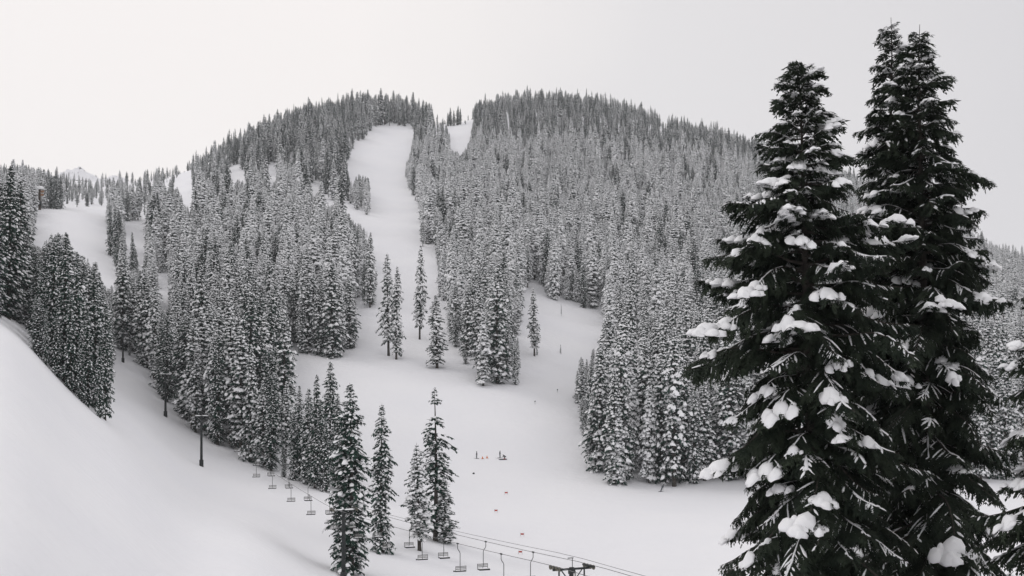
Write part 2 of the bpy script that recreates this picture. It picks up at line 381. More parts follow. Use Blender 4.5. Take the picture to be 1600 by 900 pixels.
def free(px, d, z, H, R, sky=0.0):
    xs, ys = silhouette(px, d, z, H, R)
    if CL[-1](xs, ys + sky).any(): return False
    return not any(c(xs, ys).any() for c in CL[:-1])

trees = []            # dict per tree
def zone(px, py, d):
    if d > 950: return 'ridge'
    if px < 60: return 'left_edge'
    if px < 240 and d < 420: return 'corridor'
    if px < 240: return 'left_far'
    if px < 560 and d < 345: return 'lift_stand'
    if px < 600 and d < 480: return 'left_hill_low'
    if px < 640: return 'left_hill_high'
    if px < 830 and d < 480: return 'wedge'
    if px > 880 and d < 330: return 'right_front'
    if px > 880 and d < 480: return 'right_low'
    return 'right_hill'
SPAC = lambda d: 5.5 if d < 480 else (5.3 if d < 800 else 5.4)
def scatter():
    y = 165.0
    while y < 1260:
        sp = SPAC(y)
        x0, x1 = (-260 - 800) / F * y, (1800 - 800) / F * y
        x = x0 + random.random() * sp
        while x < x1:
            xx, yy = x + random.uniform(-.45, .45) * sp, y + random.uniform(-.45, .45) * sp
            x += sp
            px = 800 + F * xx / yy
            if yy < 172 and px > 60: continue
            if px > 560 and yy < 235: continue
            if 452 < px < 570 and yy < 345: continue
            z = gz(xx, yy)
            py = HOR - F * z / yy
            zn = zone(px, py, yy)
            thinw = min(1, max(0, (420 - px) / 140)) if yy > 640 else 0
            if random.random() < .66 * thinw: continue
            if px < 560 and yy > 520 and random.random() < .28 + .25 * max(0, noise.noise((xx / 45, yy / 45, 3.1))): continue
            if px > 640 and yy > 480 and random.random() < .10 + .5 * max(0, noise.noise((xx / 30, yy / 40, 7.7))): continue
            if yy < 350 and abs(xx - (49.0 - .486 * yy)) < (6.5 if yy < 300 else 3.5): continue            # the lift line is kept open          # thin woods on the far left ridge
            if px > 1250 and yy < 255: continue
            Hm = 27 if yy < 400 else (24.5 if yy < 700 else (21.5 if yy < 950 else 18.5))
            if yy > 1000 and 540 < px < 690: Hm = 25
            Hm = Hm + (14 - Hm) * thinw
            H = Hm * min(1.35, max(.42, random.gauss(.93, .21)))
            if random.random() < .06: H *= .55
            tol = random.gauss(-1, 7) + (12 if random.random() < .14 else 0)
            for q in (1, random.uniform(.78, .95), random.uniform(.6, .78), random.uniform(.42, .6), random.uniform(.15, .3)):
                R = 2.3 * H * q / 25
                if free(px, yy, z, H * q, R, tol): break
            else: continue
            if yy > 900 and random.random() < (.42 if yy > 1010 else .2): continue
            H *= q
            if thinw > .5: v = random.choice(RIDGE + [8, 9, 1, 3])
            elif yy > 930: v = random.choice(RIDGE + HEAVY[:2])
            elif px < 240 and yy < 300: v = random.choice(DARK)
            elif px < 620 and yy > 700: v = random.choice(HEAVY + DARK)
            elif yy > 400: v = random.choice(FAR)
            elif yy < 330 and px < 600: v = random.choice([0, 1, 2, 4, 5, 4, 5, 3])
            else: v = random.choice(HEAVY)
            trees.append(dict(x=xx, y=yy, z=z, px=px, H=H, w=random.uniform(.86, 1.3) * (1.25 if H < 9 else 1), v=v, zone=zn))
        y += sp
scatter()
# trees that stand out one by one: (column, row of the top, row of the foot or None, distance or None, width, variant, label)
def lone(px, top, foot, d, w, v, label=None, zn='lone', dx=0):
    if d is None: d = find_d(px, foot)
    x = (px - 800) / F * d; z = gz(x, d)
    H = (HOR - top) / F * d - z
    trees.append(dict(x=x, y=d, z=z, px=px, H=H, w=w, v=v, zone=zn, label=label, keep=True))
lone(549, 596, None, 153, 1.18, 4, 'tallest snow-flecked fir standing right behind the near dark lift tower')
lone(536, 645, None, 155.5, 1.15, 5, 'shorter fir leaning into the tall fir behind the near lift tower')
lone(597, 629, 864, None, .98, 4, 'slim columnar fir standing alone between the lift tower fir and the ragged trio')
lone(655, 690, 862, None, 1.45, 3, 'snow-heavy fir with bare foot at the left of the ragged trio above the chairs')
lone(696, 744, 850, None, 1.9, 0, 'short snowy fir at the right of the ragged trio above the chairs')
for px, top, foot, v in ((515, 563, 752, 4), (492, 584, 764, 5), (481, 604, 758, 4), (468, 600, 752, 12), (503, 622, 766, 5), (527, 612, 764, 12), (460, 640, 750, 4), (510, 660, 770, 4)):
    lone(px, top, foot, None, 1.05, v, None, 'stand_end')
lone(607, 393, 556, None, 0.95, 3, 'tall thin-topped fir of the pair alone in the middle of the ski run')
lone(619, 415, 562, None, 0.9, 1, 'shorter right-hand fir of the pair alone in the middle of the ski run')
lone(656, 380, 532, None, 0.8, 3, 'slender solitary fir standing just left of the central forest wedge')
lone(683, 460, 577, None, 1.6, 1, 'bushy snowy fir on a bare trunk at the lower left of the central wedge')
lone(578, 362, 482, None, 0.9, 1, 'narrow fir at the tip of the left hillside forest beside the run')
lone(835, 448, 557, None, 1.0, 3, 'slim solitary fir on a bare trunk right of the central forest wedge')
lone(839, 538, 557, None, 1.0, 0, 'tiny fir at the foot of the slim solitary fir right of the wedge')
lone(876, 537, 552, None, .9, 2, 'tiny lone sapling in the open snow near the right forest corner')
lone(877, 473, 494, None, .7, 7, 'tiny lone sapling on the snow shelf under the right hillside forest')
for px, top, w in ((704, 168, 1.3), (709, 172, 1.2), (715, 165, 1.3), (719, 169, 1.2), (700, 176, 1.2)):
    lone(px, top, None, 1075 + (px % 7), w, 5, 'fir in the small isolated clump on the summit saddle', 'saddle')
for px, top, d, v in ((100, 366, 169, 12), (83, 368, 172, 5), (64, 402, 170, 12), (122, 408, 168, 5), (150, 420, 173, 5), (164, 470, 170, 12), (110, 452, 165, 12), (90, 470, 165, 5), (54, 458, 165, 12), (72, 480, 164, 5),
                      (138, 478, 166, 12), (127, 520, 165, 5), (156, 530, 165.5, 5)):
    lone(px, top, None, d, .86, v, None, 'clump')
for px, top, foot in ((173, 322, 400), (180, 318, 418), (187, 330, 420), (184, 360, 425), (208, 362, 440), (213, 388, 446), (80, 268, 326), (88, 264, 327), (94, 274, 326), (73, 276, 326), (84, 285, 327)):
    lone(px, top, foot, None, .95, random.choice([5, 6, 4]), None, 'snowfield')

# which trees show largest: a coarse depth-sorted picture of all of them
W2, H2 = 800, 450
idb = np.full((H2, W2), -1, np.int32)
trees.sort(key=lambda t: t['y'])
for (px, top, hw) in ((1275, 95, 170), (1420, 25, 150), (1690, 380, 140)):
    for yy in range(max(top // 2, 0), H2):
        w = hw / 2 * min(1, (max(0, yy * 2 - top) / 350) ** .8); idb[yy, max(0, int(px / 2 - w)):max(0, min(W2, int(px / 2 + w)))] = -2
ridge_row = np.full(W2, H2)
DS = np.concatenate([np.linspace(60, 260, 60)])
near = np.array([[HOR - F * ground(c * 2, d) / d for d in DS] for c in range(0, W2, 4)])      # near crest hides feet behind it
for n, t in enumerate(trees):
    k = F / t['y']; yb = HOR - t['z'] * k; yt = yb - t['H'] * k; hw = 2.3 * t['H'] / 25 * t['w'] * k
    crest = near[min(max(int(t['px'] / 8), 0), len(near) - 1)][DS < t['y'] - 6]
    if len(crest): yb = min(yb, crest.min())
    cnt = 0
    for yy in range(max(0, int(yt / 2)), min(H2, int(yb / 2) + 1)):
        w = hw / 2 * min(1, (max(0, yy * 2 - yt) / max(t['H'] * k * .5, 1)) ** .78)
        s = idb[yy, max(0, int(t['px'] / 2 - w)):max(0, min(W2, int(t['px'] / 2 + w) + 1))]
        mk = s == -1; cnt += int(mk.sum()); s[mk] = n
    t['vis'] = cnt
ranked = sorted(trees, key=lambda t: -(t['vis'] + (1e6 if t.get('keep') and t['vis'] > 0 else 0)))
single = ranked[:292]
ids = {id(t) for t in single}
rest = [t for t in trees if id(t) not in ids]
print('trees', len(trees), 'single', len(single), 'smallest', single[-1]['vis'])
ZL = {'ridge': ('ridge-top fir showing against the sky', 'firs on the mountain crest'),
      'left_edge': ('dark snow-flecked fir in the stand at the far left above the near slope', 'firs of the far left stand'),
      'corridor': ('snowy fir beside the lift line between the dark clump and the lift stand', 'firs beside the upper lift line'),
      'left_far': ('small fir in the woods beside the left snowfield', 'firs around the left snowfield'),
      'lift_stand': ('tall snowy fir in the dense stand right behind the chairlift corridor', 'firs of the stand behind the lift'),
      'left_hill_low': ('snow-covered fir on the lower edge of the forest left of the main run', 'firs of the lower left hillside'),
      'left_hill_high': ('snow-covered fir in the upper forest left of the main run', 'firs of the upper left hillside'),
      'wedge': ('snow-laden fir in the central forest wedge between the main run and the snow shelf', 'firs of the central wedge'),
      'right_front': ('snow-laden fir in the front rows of the forest right of the skiers', 'front firs of the right forest'),
      'right_low': ('snow-laden fir behind the front rows of the forest right of the snow shelf', 'second rows of the right forest'),
      'right_hill': ('snow-covered fir on the wide hillside between the main run and the big near firs', 'firs of the right hillside'),
      'stand_end': ('dark slim fir at the right end of the stand, beside the tall fir', 'firs at the right end of the stand'),
      'clump': ('dark fir in the tight clump on the crest of the near left slope', 'firs of the dark clump'),
      'saddle': ('fir in the small isolated clump on the summit saddle', 'firs on the summit saddle'),
      'snowfield': ('fir of the little groups at the edges of the left snowfield', 'firs at the snowfield edges'),
      'lone': (None, 'firs standing alone in the open snow')}
SUB = {'lift_stand': ((265, 'snowy fir at the left end of the stand behind the second lift tower'), (345, 'snowy fir in the stand right behind the lift tower with the thick foot'),
                      (9e9, 'tall snowy fir in the stand behind the farthest small lift chairs')),
       'right_front': ((960, 'snow-laden fir at the left corner of the forest right of the skiers'), (1065, 'snow-laden fir in the middle front rows of the forest right of the skiers'), (9e9, 'snow-laden fir in the forest front partly behind the big near firs')),
       'left_hill_low': ((340, 'snow-covered fir of the left hillside forest above the left end of the lift stand'), (455, 'snow-covered fir at the forest foot above the middle of the lift stand'), (9e9, 'snow-covered fir at the right-hand foot of the forest left of the main run')),
       'left_hill_high': ((330, 'snow-covered fir of the upper left forest next to the left snowfield'), (450, 'snow-covered fir in the middle of the upper forest left of the main run'), (9e9, 'snow-covered fir of the upper left forest close to the main run')),
       'wedge': ((735, 'snow-laden fir on the left flank of the central forest wedge'), (775, 'snow-laden fir in the middle of the central forest wedge'), (9e9, 'snow-laden fir on the right flank of the central forest wedge')),
       'right_hill': ((780, 'snow-covered fir on the right hillside just beside the main run'), (960, 'snow-covered fir on the hillside above the snow shelf'), (9e9, 'snow-covered fir on the right hillside next to the big near firs'))}
def finer(t, lab):
    for lim, l2 in SUB.get(t['zone'], ()):
        if t['px'] < lim: return l2
    return lab
proto = {}
for t in single:
    lab, grp = ZL[t['zone']]; lab = finer(t, lab)
    o = thing('fir_tree', t.get('label') or lab, 'tree', (t['x'], t['y'], t['z'] - 0.15), random.uniform(0, 2 * PI), grp)
    s = t['H'] / 25
    o.scale = (s * t['w'], s * t['w'], s)
    o.rotation_euler[0] = random.uniform(-.02, .02); o.rotation_euler[1] = random.uniform(-.02, .02)
    a, b, c = VAR[t['v']]
    ch = (obj('trunk', a, o), obj('crown', b, o))
    sn = tag(obj('snow_load', c, ch[1]), kind='stuff')
    proto.setdefault(t['v'], (ch[0], ch[1], sn))

# the rest of the forest reads as one mass
def forest(pts):
    me = bpy.data.meshes.new('forest')
    me.from_pydata([(t['x'], t['y'], t['z'] - 0.15) for t in pts], [], [])
    def attr(n, ty, data, key):
        at_ = me.attributes.new(n, ty, 'POINT'); at_.data.foreach_set(key, np.array(data).ravel())
    attr('kind_of_tree', 'INT', [t['v'] for t in pts], 'value')
    attr('turn', 'FLOAT_VECTOR', [(random.uniform(-.03, .03), random.uniform(-.03, .03), random.uniform(0, 6.28)) for t in pts], 'vector')
    attr('size', 'FLOAT_VECTOR', [(t['H'] / 25 * t['w'], t['H'] / 25 * t['w'], t['H'] / 25) for t in pts], 'vector')
    o = obj('forest', me)
    g = bpy.data.node_groups.new('forest_of_firs', 'GeometryNodeTree')
    g.interface.new_socket('Geometry', in_out='INPUT', socket_type='NodeSocketGeometry')
    g.interface.new_socket('Geometry', in_out='OUTPUT', socket_type='NodeSocketGeometry')
    n, l = g.nodes, g.links
    gi, go = n.new('NodeGroupInput'), n.new('NodeGroupOutput')
    mp = n.new('GeometryNodeMeshToPoints'); l.new(gi.outputs[0], mp.inputs[0])
    def named(nm, ty):
        q = n.new('GeometryNodeInputNamedAttribute'); q.data_type = ty; q.inputs['Name'].default_value = nm; return q
    kd, tn, sz = named('kind_of_tree', 'INT'), named('turn', 'FLOAT_VECTOR'), named('size', 'FLOAT_VECTOR')
    jn = n.new('GeometryNodeJoinGeometry')
    for v in sorted({t['v'] for t in pts}):
        j = n.new('GeometryNodeJoinGeometry')
        for src in proto[v]:
            oi = n.new('GeometryNodeObjectInfo'); oi.transform_space = 'ORIGINAL'
            oi.inputs['Object'].default_value = src; oi.inputs['As Instance'].default_value = False
            l.new(oi.outputs['Geometry'], j.inputs[0])
        cmp_ = n.new('FunctionNodeCompare'); cmp_.data_type = 'INT'; cmp_.operation = 'EQUAL'
        ins = [s for s in cmp_.inputs if s.type == 'INT']
        l.new(kd.outputs[0], ins[0]); ins[1].default_value = v
        ip = n.new('GeometryNodeInstanceOnPoints')
        l.new(mp.outputs[0], ip.inputs['Points']); l.new(cmp_.outputs[0], ip.inputs['Selection']); l.new(j.outputs[0], ip.inputs['Instance'])
        er = n.new('FunctionNodeEulerToRotation'); l.new(tn.outputs[0], er.inputs[0]); l.new(er.outputs[0], ip.inputs['Rotation'])
        l.new(sz.outputs[0], ip.inputs['Scale'])
        l.new(ip.outputs[0], jn.inputs[0])
    l.new(jn.outputs[0], go.inputs[0])
    md = o.modifiers.new('firs', 'NODES'); md.node_group = g
    return tag(o, 'snow-covered conifer forest blanketing the mountain behind the nearer trees', 'forest', kind='stuff')
forest(rest)

# ------------------------------------------------------------------ the ragged dead-topped fir of the trio
def ragged():
    d = find_d(681, 846); x = (681 - 800) / F * d; z = gz(x, d)
    o = thing('fir_tree', 'tall ragged dark fir with a bare neck under its tufted top', 'tree', (x, d, z - .15), 0.8, 'firs standing alone in the open snow')
    s = ((HOR - 604) / F * d - z) / 25; o.scale = (s * 1.3, s * 1.3, s)
    a, b, c = VAR[10]
    obj('trunk', a, o); cr_ = obj('crown', b, o); tag(obj('snow_load', c, cr_), kind='stuff')
ragged()

# ------------------------------------------------------------------ the big near firs
def smooth_noise(p, s): return noise.noise((p.x * s, p.y * s, p.z * s))
def limb(seed, L):
    """one bough along +X: woody stem, sprays of twigs with needles; and three loads of snow for it"""
    r = random.Random(seed)
    wob = r.uniform(-.10, .10); dr = r.uniform(.10, .24)
    def P(s): return Vector((L * s * (1 - .05 * s), L * wob * math.sin(s * 3), L * (.04 * math.sin(s * 7 + seed) - dr * s * s)))
    b = MB(); K = 7
    b.tube([P(i / K) for i in range(K + 1)], [.007 + (.012 + .011 * L) * (1 - i / K) for i in range(K + 1)], 5, True, 1)
    twigs = []
    n = int(L / .085)
    for i in range(n):
        s = .14 + .86 * (i + r.random() * .8) / n
        p = P(s); fw = (P(min(1, s + .06)) - P(s - .06)).normalized(); sd = Vector((-fw.y, fw.x, 0)).normalized()
        for sg in (-1, 1):
            if r.random() < .12: continue
            tl = (min(1.0, .36 * L + .1) * (1.12 - s) + .14) * r.uniform(.55, 1.15) * (1 if s > .3 else .55)
            ang = r.uniform(.6, 1.1)
            d0 = fw * math.cos(ang) + sd * sg * math.sin(ang) - UPV * r.uniform(0, .35)
            d0.normalize(); sag = r.uniform(.35, 1.0)
            def T(u, p=p, d0=d0, tl=tl, sag=sag): return p + d0 * (tl * u) - UPV * (sag * tl * .5 * u * u)
            twigs.append((T, tl))
            m = max(3, int(tl / .058))
            b.add([p, T(.5) + UPV * .006, T(1), T(.5) - UPV * .006], [(0, 1, 2, 3)], 1)
            for k in range(m):
                u = (k + r.random() * .6) / m
                q = T(u); td = (T(min(1, u + .1)) - T(max(0, u - .1))).normalized()
                ts = td.cross(UPV); ts = ts.normalized() if ts.length > .01 else sd
                for g in (-1, 1):
                    d = (td * r.uniform(.5, 1.0) + ts * g * r.uniform(.5, 1.0) - UPV * r.uniform(-.15, .5)).normalized()
                    b.kite(q, d, td.cross(d).cross(d).normalized(), r.uniform(.10, .2), r.uniform(.016, .032))
                if r.random() < .5:
                    d = (td * .6 - UPV * r.uniform(.5, 1.2) + ts * r.uniform(-.5, .5)).normalized()
                    b.kite(q, d, ts, r.uniform(.1, .2), .022)
            if tl > .35:                               # hanging side sprays
                for k in range(int(tl * 10)):
                    q = T(r.uniform(.25, 1)); d = (d0 * r.uniform(.2, .8) - UPV * r.uniform(.6, 1.2) + sd * r.uniform(-.4, .4)).normalized()
                    ll = r.uniform(.12, .32)
                    for u in (0, .33, .66):
                        for g in (-1, 1):
                            e = (d + (d.cross(fw) * g * r.uniform(.3, .8))).normalized()
                            b.kite(q + d * ll * u, e, fw, r.uniform(.09, .15), .022)
    loads = []
    for lev in (1, 2, 3, 4):
        q = MB(); rr = random.Random(seed * 10 + lev)
        for T, tl in twigs:                            # dusting on the twigs
            if rr.random() < (.24, .26, .28, .42)[lev - 1] and tl > .14:
                u0 = rr.uniform(.0, .35); u1 = min(1, u0 + rr.uniform(.3, .85))
                w = rr.uniform(.009, .034) * (1, 1, 1.2, 1.35)[lev - 1]
                q.loaf([T(u0 + (u1 - u0) * i / 3) + UPV * .012 for i in range(4)], [w * .4, w, w * rr.uniform(.7, 1.2), w * .35], [w * .4, w * .9, w * .8, w * .3], 5, .2, .5, rr)
        u0 = rr.uniform(.1, .3)                        # line of snow on the stem
        if rr.random() < .7:
            k = 9; q.loaf([P(u0 + (.95 - u0) * i / (k - 1)) + UPV * .02 for i in range(k)], [rr.uniform(.006, .034) * (2 if lev == 4 and i > 3 else 1) for i in range(k)], [rr.uniform(.006, .03) * (1.5 if lev == 4 else 1) for i in range(k)], 5, .2, .4, rr)
        nb = (0, rr.randint(1, 2), rr.randint(2, 4), 0)[lev - 1]
        for j in range(nb):                            # pillows of snow where the sprays are widest
            c0 = rr.uniform(.62, .97) if j < 2 else rr.uniform(.3, .75)
            big = min(.37, .12 + .11 * L) * rr.uniform(.45, 1.15)
            cc = P(c0) + Vector((0, rr.uniform(-.12, .12) * L * (1.15 - c0), .0))
            for g in range(rr.randint(4, 8)):
                ra = big * (rr.uniform(.7, .95) if g == 0 else rr.uniform(.3, .6)); rb = ra * rr.uniform(.75, 1.15); rc = min(ra, rb) * rr.uniform(.5, .75)
                an = rr.uniform(0, 6.28); off = 0 if g == 0 else big * rr.uniform(.5, 1.25)
                c = cc + Vector((math.cos(an) * off, math.sin(an) * off, -.3 * off)); n1, n2 = 8, 11; vs = []
                for i in range(n1 + 1):
                    th_ = PI * i / n1
                    for k in range(n2):
                        ph = 2 * PI * k / n2
                        dv = Vector((math.sin(th_) * math.cos(ph), math.sin(th_) * math.sin(ph), math.cos(th_)))
                        f = 1 + .38 * noise.noise(dv * 1.5 + Vector((seed, j * 7 + g * 3, lev))) + .22 * noise.noise(dv * 3.8 + Vector((j + g, seed, lev * 3)))
                        v_ = Vector((dv.x * ra, dv.y * rb, dv.z * rc * (1 if dv.z > 0 else .35))) * f
                        v_.z -= (.5 * (dv.x * ra) ** 2 + .8 * (dv.y * rb) ** 2) / max(ra, .1) * .7
                        u = c0 + v_.x / L; v_.z += P(max(0, min(1, u))).z - P(c0).z
                        vs.append(c + v_)
                q.add(vs, [(i * n2 + k, i * n2 + (k + 1) % n2, (i + 1) * n2 + (k + 1) % n2, (i + 1) * n2 + k) for i in range(n1) for k in range(n2)])
        loads.append(q.mesh('snow', M['snow'], True) if q.v else None)
    return b.mesh('branch', [M['hero_needles'], M['bark']]), loads
LIMBS = {c: [limb(int(c * 100) + k, c) for k in range(4)] for c in (.45, .9, 1.6, 2.4, 3.3)}
def big_fir(px_top, py_top, px_foot, d, table, label, seed, zcut, heavy=.5, leader=.5, density=1.0, side=None):
    r = random.Random(seed)
    zt = (HOR - py_top) / F * d
    xf = (px_foot - 800) / F * d; xt = (px_top - 800) / F * d
    zf = gz(xf, d); Hh = zt - zf
    o = thing('fir_tree', label, 'tree', (xf, d, zf - .2), 0, 'big near firs')
    tb = MB(); ts = [0, .03, .12, .3, .5, .7, .85, .95, 1]
    ax = lambda h: Vector(((xt - xf) * h / Hh + .07 * math.sin(h * .8 + seed), .07 * math.cos(h * .7 + seed), h))
    tb.tube([ax(Hh * t) for t in ts], [.46, .37, .32, .26, .19, .12, .06, .025, .008], 9)
    tb.build('trunk', M['bark'], o, True)
    xs_, rs_ = [a for a, b in table], [b for a, b in table]
    h, az, n = Hh - leader, r.random() * 6, 0
    while h > zcut - zf and n < 292:
        dn = Hh - h
        Rr = float(np.interp(dn, xs_, rs_))
        az += 2.39996 + r.uniform(-.3, .3)
        L = max(.22, Rr * r.uniform(.66, 1.14) * (1 + .14 * math.sin(dn * 2.1 + 2 * az + seed)))
        if side: L *= 1 + side * math.cos(az)
        c = min(LIMBS, key=lambda q: abs(math.log(q / L)))
        me_, loads = r.choice(LIMBS[c])
        br = obj('branch', me_, o, ax(h)); n += 1
        pitch = float(np.interp(dn, [0, 1.5, 4, 8, 13, 20], [.75, .42, .14, -.04, -.28, -.42])) + r.uniform(-.2, .2)
        br.rotation_euler = Matrix.Rotation(az, 3, 'Z').to_euler() if False else (Matrix.Rotation(az, 3, 'Z') @ Matrix.Rotation(-pitch, 3, 'Y') @ Matrix.Rotation(r.uniform(-.25, .25), 3, 'X')).to_euler()
        br.scale = (L / c,) * 3
        x = r.random()
        hv = heavy * float(np.interp(dn, [0, 3, 6, 9, 14], [.9, 1, 1, .75, .42]))
        lev = 3 if x < hv * .35 else (2 if x < hv else (4 if x < hv + .08 + .2 * min(1, dn / 13) else (1 if x < .96 else 0)))
        if lev: tag(obj('snow', loads[lev - 1], br), kind='stuff')
        h -= float(np.interp(dn, [0, 1, 3, 8, 20], [.05, .055, .06, .075, .09])) / density * r.uniform(.7, 1.3)
    return o
big_fir(1247, 97, 1292, 36.0, [(0, .42), (.5, .75), (1.5, 1.0), (3, 1.35), (4.2, 2.1), (5, 2.8), (6.8, 3.4), (9, 3.3), (11.5, 3.1), (14.5, 3.4), (19, 3.6)],
        'big dark fir with blunt snowy top and many snow pillows, leftmost of the near firs', 3, -6.6, .76, .05)
big_fir(1436, 30, 1452, 39.0, [(0, .1), (.5, .4), (1.5, .7), (3, 1.2), (5, 1.85), (6, 2.15), (8, 2.6), (10, 2.75), (12.5, 2.7), (16.5, 3.3), (21, 3.5)],
        'tallest big near dark fir with a bare pointed leader, second from the right edge', 4, -7.0, .4, .38)
big_fir(1390, 18, 1412, 40.6, [(0, .1), (.6, .4), (2, .65), (3.9, 1.1), (5.8, 1.6), (8, 2.0), (12, 2.5), (21, 3)],
        'narrow big near fir with a crooked tip tucked behind the tallest fir', 5, -5.0, .5, .32)
big_fir(1698, 380, 1703, 31.0, [(0, .2), (1.9, 1.6), (3.9, 2.1), (5.6, 2.45), (12, 2.7)],
        'snowy near fir cut off by the right edge of the picture', 6, -5.5, .7, .3, .8)

# ------------------------------------------------------------------ chairlift
BL, A0 = -.486, 49.0
LZ = math.atan2(.486, 1)
PERP = Vector((math.cos(LZ), math.sin(LZ), 0)); ALONG = Vector((-math.sin(LZ), math.cos(LZ), 0))
GA = 1.55
TW = [(91, -11.9), (145, -11.7), (230, .3), (270, 10.2), (340, 25.0), (372, 33.0)]        # distance, height of the rope
def line_xy(y): return Vector((A0 + BL * y, y, 0))
def rope_z(y):
    pts = [(48, -12.6)] + TW + [(430, 50)]
    for (a, za), (b, zb) in zip(pts, pts[1:]):
        if y <= b:
            t = (y - a) / (b - a); return za + (zb - za) * t - 4 * (.0001 * (b - a) ** 2) * t * (1 - t)
    return pts[-1][1]
def strand(y, sg):
    y0 = y - PERP.y * GA * sg
    p = line_xy(y0) + PERP * GA * sg; p.z = rope_z(y0); return p
def lift_tower(y, zr, label, plate=False):
    p = line_xy(y); zg = gz(p.x, p.y); h = zr - .45 - zg
    o = thing('lift_tower', label, 'lift tower', (p.x, p.y, zg), LZ, 'lift towers of the chairlift')
    b = MB(); b.tube([(0, 0, -.4), (0, 0, 1.25), (0, 0, 1.35)], [.42, .42, .30], 12); b.build('base', M['tower'], o, False)
    b = MB(); b.tube([(0, 0, 1.2), (0, 0, h * .5), (0, 0, h + .25)], [.27, .24, .21], 12); b.build('pole', M['tower'], o, True)
    b = MB(); b.box((0, 0, h + .12), (2 * GA + .3, .16, .16)); b.box((0, 0, h - .1), (.5, .3, .34)); b.build('crossarm', M['tower'], o)
    for sg in (-1, 1):
        b = MB(); b.tube([(0, 0, h - 1.15), (sg * .95, 0, h + .06)], .05, 6); b.build('brace', M['tower'], o)
        b = MB(); b.tube([(sg * 1.15, 0, h + .1), (sg * 1.15, 0, h - .75)], .07, 6); b.box((sg * 1.15, 0, h - .8), (.3, .5, .12)); b.build('work_platform', M['tower'], o)
        b = MB(); b.box((sg * (GA - .02), 0, h + .30), (.07, 1.9, .12)); st = b.build('sheave_frame', M['tower'], o)
        for q in (-.75, -.25, .25, .75):
            b = MB(); b.tube([(sg * GA - .02, q, h + .25), (sg * GA + .08, q, h + .25)], [.19, .19], 14); b.build('sheave', M['sheave'], st)
    b = MB(); b.tube([(.06, 0, h + .2), (.06, 0, h + 1.0)], .03, 6); b.box((-.1, 0, h + 1.0), (.5, .1, .06)); b.build('mast', M['tower'], o)
    b = MB(); k = 8
    b.loaf([Vector((-GA + (2 * GA) * i / (k - 1), .0, h + .21)) for i in range(k)], [.06] + [random.uniform(.09, .12) for _ in range(k - 2)] + [.06], [.05] + [random.uniform(.08, .15) for _ in range(k - 2)] + [.05], 6, .1, .2)
    if not plate: b.build('snow_cap', M['snow'], o, True)
    lad = MB()
    for sg in (-.16, .16): lad.tube([(sg, -.34, 1.6), (sg, -.34, h)], .018, 5)
    for i in range(int((h - 1.8) / .35)): lad.tube([(-.16, -.34, 1.8 + i * .35), (.16, -.34, 1.8 + i * .35)], .013, 4)
    lad.build('ladder', M['tower'], o)
    if plate:
        b = MB(); b.box((.1, -.33, h - .35), (.26, .02, .3)); b.build('number_plate', M['plate'], o)
    return o
TLAB = ['nearest lift tower with sheaves, cut off by the bottom edge of the picture', 'dark lift tower with snowy crossarm standing in front of the tall fir',
        'lift tower with thick foot beside the stand, first up the line from the tall fir', 'lift tower with snowy crossarm, second up the line from the tall fir',
        'small lift tower on the open snow between the dark clump and the stand', 'farthest small lift tower, half hidden right beside the dark clump']
for i, (y, zr) in enumerate(TW): lift_tower(y, zr, TLAB[i], i == 0)
def rope(sg, name, label, dz=0.0, rad=.026):
    b = MB(); ys = [52 + (425 - 52) * i / 90 for i in range(91)]
    pts = []
    for y in ys:
        p = strand(y, sg) if sg else line_xy(y) + Vector((0, 0, rope_z(y)))
        p.z += dz; pts.append(p)
    b.tube(pts, rad, 5); tag(b.build(name, M['steel'], None, True), label, 'cable', 'ropes of the chairlift')
rope(-1, 'haul_rope', 'lower steel rope carrying the nearer row of lift chairs')
rope(1, 'haul_rope', 'middle steel rope carrying the farther row of lift chairs')
rope(0, 'signal_cable', 'uppermost thin cable running along the tops of the lift towers', .75, .02)
def chair_parts():
    o = thing('lift_chair', 'x', 'lift chair')
    b = MB(); b.tube([(0, 0, .05), (0, 0, -.45), (.06, 0, -.6), (.20, 0, -.78), (.26, 0, -.95), (.26, 0, -2.3)], .032, 6); b.build('hanger', M['tower'], o)
    b = MB(); b.box((0, 0, 0), (.1, .34, .12)); b.build('grip', M['tower'], o)
    b = MB(); b.box((.26, .08, -2.62), (1.12, .46, .07)); b.box((.26, .33, -2.66), (1.12, .06, .12)); b.build('seat', M['seat'], o)
    b = MB()
    for q in (-2.42, -2.28, -2.16): b.box((.26, -.19, q), (1.1, .03, .07))
    b.build('backrest', M['back'], o)
    b = MB()
    for sx in (-.28, .80):
        b.tube([(sx, .3, -2.66), (sx, -.17, -2.66), (sx, -.19, -2.12)], .022, 5)
    b.tube([(-.28, -.17, -2.66), (.80, -.17, -2.66)], .022, 5); b.tube([(.26, 0, -2.28), (.26, -.17, -2.66)], .026, 5); b.build('frame', M['tower'], o)
    b = MB(); b.loaf([Vector((-.25 + 1.0 * i / 5, .1, -2.585)) for i in range(6)], [.1, .17, .19, .18, .16, .08], [.02, .05, .06, .05, .05, .02], 6, .1, .1)
    b.build('snow', M['snow'], o, True)
    return o
ch0 = chair_parts(); used = False
def put_chair(px, sg, label):
    global used
    a_ = (A0 + BL * 0) ; c = ch0 if not used else copy_tree(ch0); used = True
    lo, hi = 60.0, 320.0
    for _ in range(50):
        m = (lo + hi) / 2; p = strand(m, sg)
        if 800 + F * p.x / p.y > px: lo = m
        else: hi = m
    p = strand(lo, sg)
    c.location = p; c.rotation_euler = (0, 0, LZ + (PI if sg > 0 else 0)); c['label'] = label; c['group'] = 'chairs of the chairlift'
near_px = [783, 715, 656, 601, 557, 518, 483, 452, 423, 398]
far_px = [833, 759, 697, 643, 594, 553, 518, 484, 454, 426, 403, 373]
